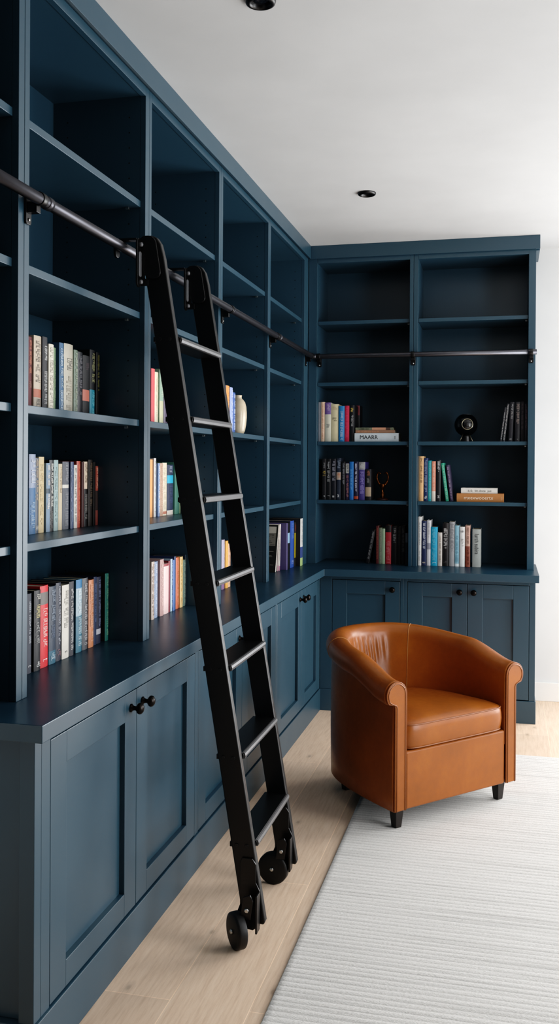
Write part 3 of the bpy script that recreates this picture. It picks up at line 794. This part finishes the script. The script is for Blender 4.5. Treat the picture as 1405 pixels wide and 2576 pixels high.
ROWS = [
('L1a','L',-0.15,1.607,[
(2.4792, 0.0255, 0.2172, '5e1f26', 'maroon book with orange lettering', [], [(0.5, 0.95, 'c97a5a'), (0.3, 0.4, '8a5a4a')], 0),
(2.5122, 0.045, 0.2256, 'c9b9a4', 'cream book with terracotta band', [(0.19, 0.3, 'b0644a'), (0.0, 0.19, 'a89c8c')], [(0.35, 0.93, '4b443c'), (0.03, 0.17, '2a2622')], 0),
(2.5664, 0.0315, 0.2287, '2e2f33', 'charcoal book with white lettering', [], [(0.66, 0.88, 'c9c9c6'), (0.1, 0.55, 'b9b9b6')], 0),
(2.6002, 0.0322, 0.2112, 'd6d0bf', 'ivory book with grey lettering', [], [(0.05, 0.95, '8d877a')], 0),
(2.6333, 0.0179, 0.204, '5f7a55', 'thin moss green book', [], [(0.2, 0.8, '86996f')], 0),
(2.6684, 0.0299, 0.224, '3b6183', 'steel blue book with white lettering', [], [(0.05, 0.92, 'b9c6cf')], 0),
(2.7068, 0.0619, 0.2273, 'b8b2a2', 'thick stone grey book with black lettering', [], [(0.6, 0.8, '2b2a28'), (0.05, 0.55, '8d8678')], 0),
(2.7705, 0.0278, 0.214, '6a7b6a', 'green book with speckled grey lettering', [], [(0.05, 0.95, 'b2b8a4')], 0),
(2.8017, 0.0402, 0.2122, '24262b', 'black book with grey lettering', [], [(0.3, 0.93, '77757a')], 0),
(2.8447, 0.051, 0.206, '101114', 'black book with salmon label', [(0.27, 0.45, 'b86a58')], [(0.75, 0.88, '4a3c40')], 0),
(2.9007, 0.0392, 0.2308, '14161a', 'black book with teal lower half', [(0, 0.42, '237f95')], [(0.03, 0.38, '7fc4d0'), (0.5, 0.95, '9a9a70')], 0),
(2.9409, 0.0264, 0.2265, '121314', 'black book with yellow lettering', [], [(0.4, 0.96, '6e6a3c')], 0),]),
('L1b','L',-0.163,1.244,[
(2.5079, 0.0397, 0.2376, '8c98b0', 'lavender book with blue lower half', [(0, 0.58, '3f6a94')], [(0.62, 0.93, 'd5d8de'), (0.05, 0.4, '9db4c8')], 0),
(2.5483, 0.0273, 0.2268, '44505f', 'slate book with brown lettering', [], [(0.42, 0.98, 'b09a80'), (0.02, 0.1, 'c9c4b8')], 0),
(2.5763, 0.0336, 0.2302, 'c8b48c', 'sand coloured plain spined book', [], [(0.1, 0.9, 'b39d73')], 0),
(2.616, 0.0249, 0.2115, '7d93a8', 'blue grey book with dark band', [(0.56, 0.63, '2e4250')], [(0.64, 0.97, 'e0d8cc'), (0.3, 0.55, 'e6ddd2')], 0),
(2.643, 0.0284, 0.2214, '17191d', 'black book with bold white lettering', [], [(0.3, 0.95, 'dad8d0'), (0.03, 0.28, '6f6c6a')], 0),
(2.6729, 0.0297, 0.2217, '9db2b2', 'pale teal book', [], [(0.1, 0.9, '7e9797')], 0),
(2.7036, 0.0257, 0.2097, 'd2c3a8', 'cream book with faint lettering', [], [(0.55, 0.95, 'a08c70')], 0),
(2.7323, 0.0446, 0.2171, '5b5f68', 'grey book with white label', [(0.61, 0.66, 'd9d5cc')], [(0.68, 0.97, 'a3a4a8'), (0.03, 0.55, '8c8d92')], 0),
(2.781, 0.0229, 0.2169, '34486e', 'navy blue book', [], [(0.1, 0.9, '6b7c9c')], 0),
(2.8056, 0.0241, 0.2064, 'dcd8d0', 'white book with speckled spine', [], [(0.05, 0.95, '9a948c')], 0),
(2.8337, 0.0279, 0.2191, 'b04a38', 'brick red book', [], [(0.05, 0.95, 'd98a6c')], 0),
(2.8625, 0.0189, 0.217, '3a1512', 'thin dark maroon book', [], [], 0),
(2.8822, 0.0314, 0.2179, 'd8c4ae', 'book with cream top and black foot', [(0, 0.58, '1b1a1c')], [(0.62, 0.97, '7d6a5a'), (0.08, 0.5, '8a8680')], 0),
(2.9153, 0.0321, 0.2246, '231d1a', 'dark brown book with beige lettering', [], [(0.3, 0.95, '6e6152')], 0),
(2.9511, 0.019, 0.2171, '191614', 'thin black book', [], [], 0),
(2.9712, 0.0276, 0.2044, '332420', 'brown book with red label', [(0.58, 0.99, '9a4438'), (0, 0.25, '7b4038')], [(0.6, 0.97, 'e0a890')], 0),
(3.0004, 0.0262, 0.1573, '9b957f', 'short khaki book', [], [(0.1, 0.9, 'b9b39c')], 0),]),
('L1c','L',-0.125,0.851,[
(2.4366, 0.0265, 0.2302, '3b3f4a', 'slate book with silver lettering', [], [(0.35, 0.9, 'a9adb5'), (0.05, 0.1, 'e6e6e6')], 0),
(2.4724, 0.0396, 0.2346, '1d1e22', 'black book with gold and white lettering', [], [(0.62, 0.82, 'd9c98a'), (0.86, 0.95, 'c9c4b8'), (0.3, 0.6, 'a9a9a6'), (0.04, 0.11, 'e9e9e6')], 0),
(2.5132, 0.05, 0.2426, 'd83036', 'bright red book with white lettering', [(0.77, 0.92, '6f6a66')], [(0.2, 0.72, 'f6dcd4'), (0.05, 0.1, 'ffffff')], 0),
(2.5676, 0.0446, 0.2345, '2f3b4b', 'slate blue book with teal foot', [(0, 0.17, '2e5f74')], [(0.55, 0.95, '8d99a8'), (0.3, 0.5, '56637a'), (0.04, 0.14, 'c5d3da')], 0),
(2.6164, 0.0339, 0.2399, '2a2f3e', 'dark navy book with pale lettering', [], [(0.2, 0.95, 'a2a4ac'), (0.02, 0.15, '8f6a70')], 0),
(2.6511, 0.0472, 0.2283, 'd9d4ca', 'thick white book with grey lettering', [], [(0.4, 0.92, '8a8780'), (0.06, 0.1, '3a3a3a')], 0),
(2.6998, 0.0334, 0.2339, '44444a', 'charcoal book with white lettering', [], [(0.05, 0.9, 'c9c8c6')], 0),
(2.7509, 0.0429, 0.2339, '2c6a80', 'teal book with pale blue top', [(0.5, 0.88, 'a6bcc6'), (0.88, 1, '2f78a8')], [(0.52, 0.86, 'e8eef0'), (0.03, 0.48, 'bcd0d6')], 0),
(2.7954, 0.0416, 0.2336, '3c4046', 'graphite book with grey lettering', [], [(0.05, 0.92, 'b4b2b4')], 0),
(2.8396, 0.0384, 0.2227, 'c07a52', 'tan orange book', [], [(0.05, 0.93, 'e0b090')], 0),
(2.8858, 0.0232, 0.2281, '1e2c4c', 'thin navy book', [], [(0.3, 0.9, '6577a0')], 0),
(2.9108, 0.0364, 0.2249, '20263c', 'indigo book with silver lettering', [(0.14, 0.22, 'b4b4bc')], [(0.25, 0.95, '7d86a4')], 0),
(2.9675, 0.0282, 0.231, '25281f', 'tall green spined book at the row end', [(0, 1, '2c6e64')], [(0.05, 0.98, '7fae8c')], 0),]),
('L2a','L',-0.16,1.607,[
(3.4734, 0.0386, 0.2268, 'cf4a50', 'coral red book', [], [], 0),
(3.5167, 0.0406, 0.2178, 'd6cbae', 'cream book', [], [(0.1, 0.9, 'c2b696')], 0),
(3.5652, 0.044, 0.2347, '86a28c', 'sage green book with pale foot', [(0, 0.45, 'b9b892')], [(0.5, 0.95, 'c9d2c0')], 0),
(3.6169, 0.05, 0.1971, '3e2c4c', 'purple book half hidden by ladder', [], [(0.1, 0.9, 'a98cb0')], 0),]),
('L2b','L',-0.165,1.244,[
(3.4893, 0.0299, 0.2304, 'e39a58', 'orange book', [], [], 0),
(3.5225, 0.0225, 0.236, 'c6c4c2', 'thin tall silver book', [], [(0.05, 0.95, '8d8c8a')], 0),
(3.5465, 0.0125, 0.2136, '22304c', 'thin navy book', [], [], 0),
(3.5601, 0.0229, 0.2157, '6a84b0', 'pale blue book with white lettering', [], [(0.05, 0.95, 'dfe4ea')], 0),
(3.5841, 0.0384, 0.2158, 'b08c76', 'light brown book', [], [(0.05, 0.95, 'c8aa94')], 0),
(3.6249, 0.0513, 0.2177, 'd2c6ae', 'cream book with red mark', [(0.03, 0.08, 'b06a50')], [(0.1, 0.9, 'b8aa8e')], 0),
(3.6872, 0.073, 0.2099, '1c2a48', 'navy book with cyan band', [(0.63, 0.79, '2aa4cc'), (0, 0.09, 'd8cfc4')], [(0.82, 0.97, 'a9b4c4'), (0.2, 0.6, '3f5070')], 0),
(3.7626, 0.0589, 0.221, '4f8070', 'sea green book', [], [], 0),
(3.8241, 0.0157, 0.2177, '87a07c', 'pale green book beside ladder rail', [], [], 0),]),
('L2c','L',-0.135,0.851,[
(3.4215, 0.0319, 0.2263, 'b4a296', 'beige book', [], [(0.05, 0.95, '7a6a66')], 0),
(3.4588, 0.0436, 0.2221, '8796b2', 'blue grey book with white speckles', [], [(0.05, 0.95, 'cdd4e0')], 0),
(3.5133, 0.0406, 0.2264, 'b08c88', 'dusty pink book', [], [(0.05, 0.95, 'd9bcb4')], 0),
(3.5613, 0.0562, 0.2034, 'e2c4c0', 'pale pink book with red edge', [(0.95, 1, '8e2c34')], [], 0),
(3.6187, 0.0191, 0.2102, '7c1c2c', 'thin crimson book', [], [], 0),
(3.6392, 0.0223, 0.2163, 'a6bccc', 'thin ice blue book', [], [(0.05, 0.95, 'e0e8ee')], 0),
(3.663, 0.0195, 0.2111, '3a64a8', 'thin bright blue book', [], [], 0),
(3.6839, 0.0213, 0.2225, '22365c', 'thin dark blue book', [], [], 0),
(3.7067, 0.0417, 0.2158, 'c4603c', 'rust orange book', [], [(0.05, 0.95, 'e0987a')], 0),
(3.7499, 0.0346, 0.2148, 'dcbc80', 'straw yellow book', [], [(0.05, 0.95, 'c49a5c')], 0),
(3.7864, 0.0401, 0.1983, '6c8074', 'grey green book', [], [(0.05, 0.95, '9db0a4')], 0),
(3.8278, 0.013, 0.2166, '33404c', 'tall dark slate book at the row end', [], [(0.05, 0.95, '8a7a50')], 0),]),
('L3a','L',-0.06,1.607,[
(4.1061, 0.0579, 0.2159, '2f5a9c', 'royal blue book half behind ladder', [], [(0.05, 0.95, '7f9ccc')], 0),
(4.1672, 0.0511, 0.218, 'd88a44', 'orange book', [], [(0.05, 0.95, 'e8b888')], 0),
(4.2219, 0.0439, 0.2137, '8c9cc8', 'periwinkle book', [], [(0.05, 0.95, 'd5dcf0')], 0),
(4.2697, 0.05, 0.1941, '2f5296', 'blue book with white pattern touching vase', [], [(0.05, 0.95, 'c4d2ec')], 0),]),
('L3c','L',-0.13,0.851,[
(4.3487, 0.05, 0.2415, 'a8a0b4', 'lavender grey book', [(0, 0.25, '7a5a80')], [(0.1, 0.9, 'c9c0cc')], 0),
(4.403, 0.0426, 0.2328, 'd89c44', 'amber book', [], [(0.05, 0.95, 'ecc27c')], 0),
(4.448, 0.0456, 0.2157, 'cca084', 'tan book beside ladder rail', [], [(0.05, 0.95, 'a87c60')], 0),]),
('L4c','L',-0.03,0.851,[
(5.2885, 0.0315, 0.2715, '4e476c', 'thin purple magazine', [], [], 0),
(5.3235, 0.0641, 0.271, '17181c', 'black magazine with pale blue label', [(0.56, 0.78, '86a8c4')], [], 0),
(5.3891, 0.0972, 0.2777, '1a2238', 'blue magazine', [(0, 1, '30509c')], [(0.05, 0.15, 'a9b8dc'), (0.6, 0.95, '6a86c0')], 0),
(5.4895, 0.028, 0.2658, '1c1a16', 'black book with yellow spine lower half', [(0.2, 0.76, 'a89820')], [(0.78, 0.96, 'b04830')], 0),]),
('L4d','L',0,0.851,[
(5.5205, 0.07, 0.2865, '15161a', 'large white spined book by corner post', [(0.4, 1, 'd0d0cc'), (0, 0.17, 'a4bc7c'), (0.17, 0.4, '3c4c80')], [(0.42, 0.97, '77777a')], 0),]),
('Ba','B',5.76,1.607,[
(0.0585, 0.0157, 0.2468, '8b8d94', 'grey book beside the shelf side', [], [], 0),
(0.0757, 0.0222, 0.2476, 'd9bda4', 'peach book with orange lettering', [], [(0.05, 0.95, 'c98c70')], 0),
(0.0999, 0.0387, 0.2438, 'c6c4b4', 'ivory book with purple top', [(0.7, 1, '6c568c')], [(0.75, 0.95, 'c9b8d4'), (0.3, 0.45, '4a5058')], 0),
(0.1402, 0.0451, 0.2335, 'd2c8a4', 'thick cream book', [], [(0.52, 0.64, '3c3a34'), (0.8, 0.93, 'c0a080')], 0),
(0.1869, 0.0365, 0.2217, '2f7ab0', 'blue book with white pattern', [], [(0.02, 0.85, 'c2d2e4')], 0),
(0.2249, 0.0294, 0.2234, 'c02848', 'crimson book', [], [(0.1, 0.95, 'dc5470')], 0),
(0.2562, 0.0293, 0.2265, '1b1c20', 'black book with gold emblem', [], [(0.8, 0.92, 'd8bc5c'), (0.4, 0.72, 'a8a8a8')], 0),]),
('Ba2','B',5.925,1.607,[
(0.265, 0.0286, 0.2341, '16171a', 'black book with dark red top behind the flat stack', [(0.74, 1, '7c2c34')], [(0.78, 0.95, '3c1418')], 0),]),
('Bb','B',5.77,1.244,[
(0.0821, 0.0263, 0.2562, '17171b', 'black book with gold lettering', [], [(0.55, 0.7, 'b8a050'), (0.75, 0.9, '8a8a8a'), (0.05, 0.1, 'd0d0d0')], 0),
(0.1099, 0.0272, 0.2553, '141518', 'black book with pale tall lettering', [], [(0.4, 0.93, 'a0a0a0'), (0.05, 0.1, 'c0c0c0')], 0),
(0.1386, 0.0312, 0.2565, '191a22', 'black book with two lines of lettering', [], [(0.45, 0.94, '9a9aa4'), (0.05, 0.1, 'd0d0d0')], 0),
(0.1727, 0.0286, 0.2606, '222a38', 'slate book with orange panel', [(0.48, 0.66, 'a8988c')], [(0.7, 0.95, '8c98a8'), (0.5, 0.64, 'c87440'), (0.05, 0.13, 'd0d0d0')], 0),
(0.2069, 0.022, 0.2384, '15161a', 'thin black book with grey lettering', [], [(0.4, 0.95, '8a8a90')], 0),
(0.231, 0.023, 0.2312, '2c2440', 'violet book with white top', [(0.72, 0.98, 'b4b4b0')], [(0.74, 0.96, '5a5a5a'), (0.05, 0.66, 'a87878')], 0),
(0.2559, 0.0259, 0.2387, '1f64a8', 'bright blue book', [], [(0.25, 0.8, '6ea4d4')], 0),
(0.2833, 0.0283, 0.2388, '1c1c38', 'navy book with white lettering', [(0.03, 0.1, 'a84830')], [(0.2, 0.95, 'c8c8d8')], 0),
(0.3136, 0.0396, 0.2365, '443c78', 'purple book with grey top', [(0.8, 1, '8c8c8c')], [(0.15, 0.75, '9a90c8'), (0.84, 0.95, 'd0d0d0')], 0),
(0.3555, 0.0365, 0.1925, '1a1a1e', 'shorter black book with tan block', [(0.12, 0.42, 'a08c74')], [(0.5, 0.7, '8a8a8a'), (0.75, 0.95, 'a06850')], 0),]),
('Bc','B',5.8,0.851,[
(0.3569, 0.0213, 0.2099, '15161a', 'leaning black book', [], [(0.1, 0.95, '8a8a8a')], 10.5),
(0.4197, 0.0186, 0.2356, '5c2c2c', 'dark red book', [], [(0.1, 0.95, 'a06050')], 0),
(0.4392, 0.0178, 0.2234, '75806c', 'grey green book with mottled spine', [], [(0.05, 0.95, 'a8ac98')], 0),
(0.4579, 0.0186, 0.2187, 'a4bc9c', 'pale mint book', [], [], 0),
(0.4789, 0.0354, 0.2396, 'a8333c', 'red book with black top', [(0.82, 1, '1a1618')], [(0.02, 0.6, 'd88c8c')], 0),
(0.5177, 0.0319, 0.2336, '17181a', 'black book with white title', [], [(0.55, 0.95, 'b0b0b0')], 0),
(0.5513, 0.0218, 0.2325, '131416', 'thin plain black book', [], [(0.5, 0.9, '4a4a4a')], 0),
(0.5747, 0.0243, 0.2389, '1c1c1f', 'black book with grey title', [], [(0.3, 0.95, '6a6a6a')], 0),
(0.6018, 0.0167, 0.195, '2c3034', 'short charcoal book beside the post', [(0.7, 1, '6c7074')], [], 0),]),
('Bd','B',5.77,1.607,[
(1.1643, 0.012, 0.2073, '26272c', 'first leaning black book from the speaker', [], [(0.02, 0.85, 'b8b8b8')], 7.5),
(1.1811, 0.0131, 0.2276, '33343a', 'second leaning black book from the speaker', [], [(0.02, 0.97, 'c4c4c0')], 6.5),
(1.2142, 0.0239, 0.236, '24242a', 'third slightly leaning black book from the speaker', [], [(0.55, 0.95, 'a0a0a0'), (0.03, 0.08, 'a0a0a0')], 2.5),
(1.2521, 0.0281, 0.2365, '28282c', 'widest upright black book', [], [(0.4, 0.95, 'a89890'), (0.04, 0.07, '909090')], 0.8),
(1.2859, 0.0194, 0.2395, '222228', 'black book second from the shelf end', [], [(0.3, 0.95, '5a5054')], 0),
(1.3081, 0.0167, 0.2248, '2c2a30', 'last dark book with plum lettering', [], [(0.3, 0.95, '7a6068')], 0),]),
('Be','B',5.77,1.244,[
(0.6803, 0.0057, 0.2752, '6c665c', 'thin grey brown book against the post', [], [], 0),
(0.6872, 0.0255, 0.2741, 'd4a878', 'tan book with dark lettering', [], [(0.4, 0.95, '6c5440')], 0),
(0.715, 0.0243, 0.2628, '22345c', 'navy book with pale lettering', [], [(0.2, 0.95, '8c98b4'), (0.04, 0.12, 'e0e0e0')], 0),
(0.7406, 0.0209, 0.2469, '2f9aa4', 'turquoise book', [], [(0.05, 0.95, '7cc4c8')], 0),
(0.7626, 0.0237, 0.243, 'd88c74', 'salmon book with cream foot', [(0, 0.25, 'd8cfc4')], [(0.27, 0.95, 'e8c4b4')], 0),
(0.789, 0.0275, 0.2505, '222226', 'black book with white title', [], [(0.7, 0.97, 'd8d8d8'), (0.06, 0.14, 'd8d8d8')], 0),
(0.8478, 0.019, 0.2329, '2f9478', 'leaning green book', [], [(0.05, 0.95, 'a0d4bc')], -7.5),
(0.8742, 0.0201, 0.2214, '322c44', 'leaning plum book with lilac lettering', [], [(0.02, 0.95, 'a890b0')], -7),]),
('Bf','B',5.775,0.851,[
(0.6824, 0.0198, 0.2984, 'd4d2ce', 'tall white book against the post', [], [(0.4, 0.88, '8a8884'), (0.05, 0.3, 'b4b2ae')], 0),
(0.7041, 0.0297, 0.2723, '232c4c', 'navy book with white lettering', [], [(0.35, 0.95, 'c4c8d4'), (0.04, 0.08, 'e8dcc0')], 0),
(0.7354, 0.023, 0.277, 'cfcdd0', 'thin white book with grey label', [(0.36, 0.5, '8c8c98')], [(0.6, 0.95, 'a8a6a8')], 0),
(0.7595, 0.0402, 0.2362, '2098bc', 'cyan book', [], [(0.12, 0.95, '7cc4d8'), (0.04, 0.09, 'd8eef4')], 0),
(0.8016, 0.0262, 0.2038, 'c4bcb4', 'short oatmeal book', [], [(0.1, 0.9, '8c8074')], 0),
(0.829, 0.0375, 0.2616, '231f20', 'black book with two white lines', [], [(0.4, 0.88, 'cfcbc8'), (0.06, 0.12, '5a5656')], 0),
(0.8705, 0.0309, 0.2706, '9a9a9c', 'mid grey book', [], [(0.3, 0.95, '6c6c70')], 0),
(0.9032, 0.0268, 0.2489, '8cb8c8', 'light blue book with white foot', [(0, 0.07, 'dfe8ea')], [(0.1, 0.75, '5c8ca0')], 0),
(0.9316, 0.0315, 0.2414, 'e0dfdc', 'white book with numeral title', [], [(0.5, 0.7, '8a8884'), ('T', '181', 0.86)], 0),
(0.9663, 0.0282, 0.2503, 'c8a090', 'clay pink book with brown lower half', [(0, 0.5, '8c4c3c')], [(0.05, 0.48, '4c2018'), (0.55, 0.95, '7c5c50')], 0),
(1.0076, 0.0506, 0.2284, 'a4a8a4', 'thick grey book with black script title', [], [('V', 'lurch subira', 0.55)], 0),]),
]

seed = 100
for nm, kind, pl, zb, L in ROWS:
    zb = {1.607: 1.609, 1.244: 1.246}.get(zb, zb) + .0006
    for (a, w, h, col, desc, bands, lets, lean) in L:
        seed += 1; rr = random.Random(seed)
        D = rr.uniform(.135, .165)
        if kind == 'L' and nm not in ('L4c', 'L4d', 'L3a'): D = min(D, .335 + pl)
        if nm in ('L4c', 'L4d'): D = rr.uniform(.19, .215)
        if kind == 'B': D = min(D, YB + .34 - pl)
        jit = rr.uniform(-.004, .004)
        th = math.radians(lean)
        dz = max(0, w * math.sin(th)); w2 = w - .0006
        if kind == 'L': loc = (pl + jit, a, zb + dz); rot = (0, th, PI / 2)
        else: loc = (a, pl + jit, zb + dz); rot = (0, th, 0)
        cat = 'magazine' if 'magazine' in desc else 'book'
        add_book(cat, desc + ' ' + ROWNAME[nm], cat, 'books ' + ROWNAME[nm], w2, h, D, col, bands, lets, loc, rot, seed, zb < 1.4)
# leaning magazines in the corner bay
mg = [(5.138, .012, .272, '23231f', 16, 'leaning black covered magazine with white spine', [(0, 1, 'd9d2c8')]),
      (5.192, .013, .270, 'cfc4bc', 10, 'leaning pinkish white magazine', [(0, .12, 'b86a8c')]),
      (5.236, .013, .268, 'd8d4cc', 4, 'upright pale magazine touching the purple one', [(0, .1, 'a85c80')])]
for a, w, h, col, ln, desc, bands in mg:
    seed += 1; th = math.radians(ln)
    o = add_book('magazine', desc + ' in the corner bay', 'magazine', 'books ' + ROWNAME['L4c'], w, h, .205, col, bands, [(.2, .9, '8c8078')], (-.06, a, ZCT + .0006 + w * math.sin(th)), (0, th, PI / 2), seed, True, ln == 16)
# books lying flat
def flat(name, desc, x0, x1, z0, z1, y, D, col, letters, bands=()):
    global seed
    seed += 1; w = z1 - z0
    return add_book(name, desc, name, 'books lying flat', w, x1 - x0, D, col, list(bands), letters, (x0, y, z1), (0, PI / 2, 0), seed, True)
zA = 1.6096
flat('book', 'thick white book lying flat on the back wall shelf under two others', .289, .561, zA, zA + .052, 5.75, .17, 'c4ccd0', [('F', 'MAARR', .034, '141414', .12), (.90, .93, '222222')])
flat('book', 'thin brown book lying flat between white book and patterned magazine', .294, .536, zA + .0525, zA + .0715, 5.755, .16, '8c6a54', [(.05, .6, 'c08a68')])
flat('magazine', 'thin patterned magazine topmost on the flat stack above the trophy', .293, .528, zA + .072, zA + .087, 5.758, .15, '6c705c', [(.06, .36, '3c4438')], [(.44, .80, 'c08c70'), (.80, .92, '4c3c34')])
zB = 1.2466
flat('book', 'thick tan brown book lying flat on the shelf below the globe speaker', .914, 1.192, zB, zB + .050, 5.75, .175, 'a8703f', [('F', 'mxexwooertx', .030, 'ecd8c0', .15), (.93, .96, 'd8b08c')])
flat('book', 'white book lying flat on top of the thick tan book', .939, 1.154, zB + .0505, zB + .083, 5.76, .16, 'd8d4cc', [('F', '6-0.  Im dona  jue', .0195, '6a6660', .19)])

# ------------------------------------------------------------------ light
def area(name, loc, rot, sx, sy, power, col=(1, 1, 1), spread=PI):
    l = bpy.data.lights.new(name, 'AREA'); l.shape = 'RECTANGLE'; l.size = sx; l.size_y = sy; l.energy = power; l.color = col; l.spread = spread
    o = bpy.data.objects.new(name, l); COL.objects.link(o); o.location = loc; o.rotation_euler = rot; return o
area('window_daylight', (XR + .015, (W1[0] + W1[1]) / 2, (W1[2] + W1[3]) / 2), (0, PI / 2, 0), W1[3] - W1[2] - .1, W1[1] - W1[0] - .1, 99, (.97, .985, 1))
area('back_window_daylight', ((W3[0] + W3[1]) / 2, YW + .015, (W3[2] + W3[3]) / 2), (PI / 2, 0, PI), W3[1] - W3[0] - .1, W3[3] - W3[2] - .1, 76, (.97, .985, 1))
area('side_window_daylight', (XR + .015, (W2[0] + W2[1]) / 2, (W2[2] + W2[3]) / 2), (0, PI / 2, 0), W2[3] - W2[2] - .1, W2[1] - W2[0] - .1, 80, (.96, .98, 1))
w = bpy.data.worlds.new('daylight'); sc.world = w; w.use_nodes = True
w.node_tree.nodes['Background'].inputs['Color'].default_value = (.75, .85, 1, 1); w.node_tree.nodes['Background'].inputs['Strength'].default_value = .6

# ------------------------------------------------------------------ camera
cam = bpy.data.cameras.new('camera'); co = bpy.data.objects.new('camera', cam); COL.objects.link(co)
cam.sensor_fit = 'HORIZONTAL'; cam.sensor_width = 36; cam.lens = 2354.9228 / 1405 * 36
cam.shift_y = (1184.3356 - 1288) / 1405; cam.clip_start = .05
yaw, pit, rol = math.radians(13.5681), math.radians(-.2593), math.radians(.3497)
F = Vector((-math.sin(yaw) * math.cos(pit), math.cos(yaw) * math.cos(pit), math.sin(pit)))
R0 = Vector((math.cos(yaw), math.sin(yaw), 0)); U0 = R0.cross(F)
R = R0 * math.cos(rol) + U0 * math.sin(rol); U = -R0 * math.sin(rol) + U0 * math.cos(rol)
M4 = Matrix(((R.x, U.x, -F.x, 1.2), (R.y, U.y, -F.y, 0), (R.z, U.z, -F.z, 1.4519), (0, 0, 0, 1)))
co.matrix_world = M4
sc.camera = co
sc.view_settings.view_transform = 'Standard'
sc.view_settings.look = 'None'
sc.view_settings.exposure = 0
sc.view_settings.use_curve_mapping = True
cmap = sc.view_settings.curve_mapping; cv = cmap.curves[3]
for p in ((.02, .0098), (.06, .050), (.2, .205), (.6, .60)): cv.points.new(*p)
cv.points[-1].location = (1, .90); cmap.update()
for o in bpy.data.objects:
    if '_org' in o: del o['_org']
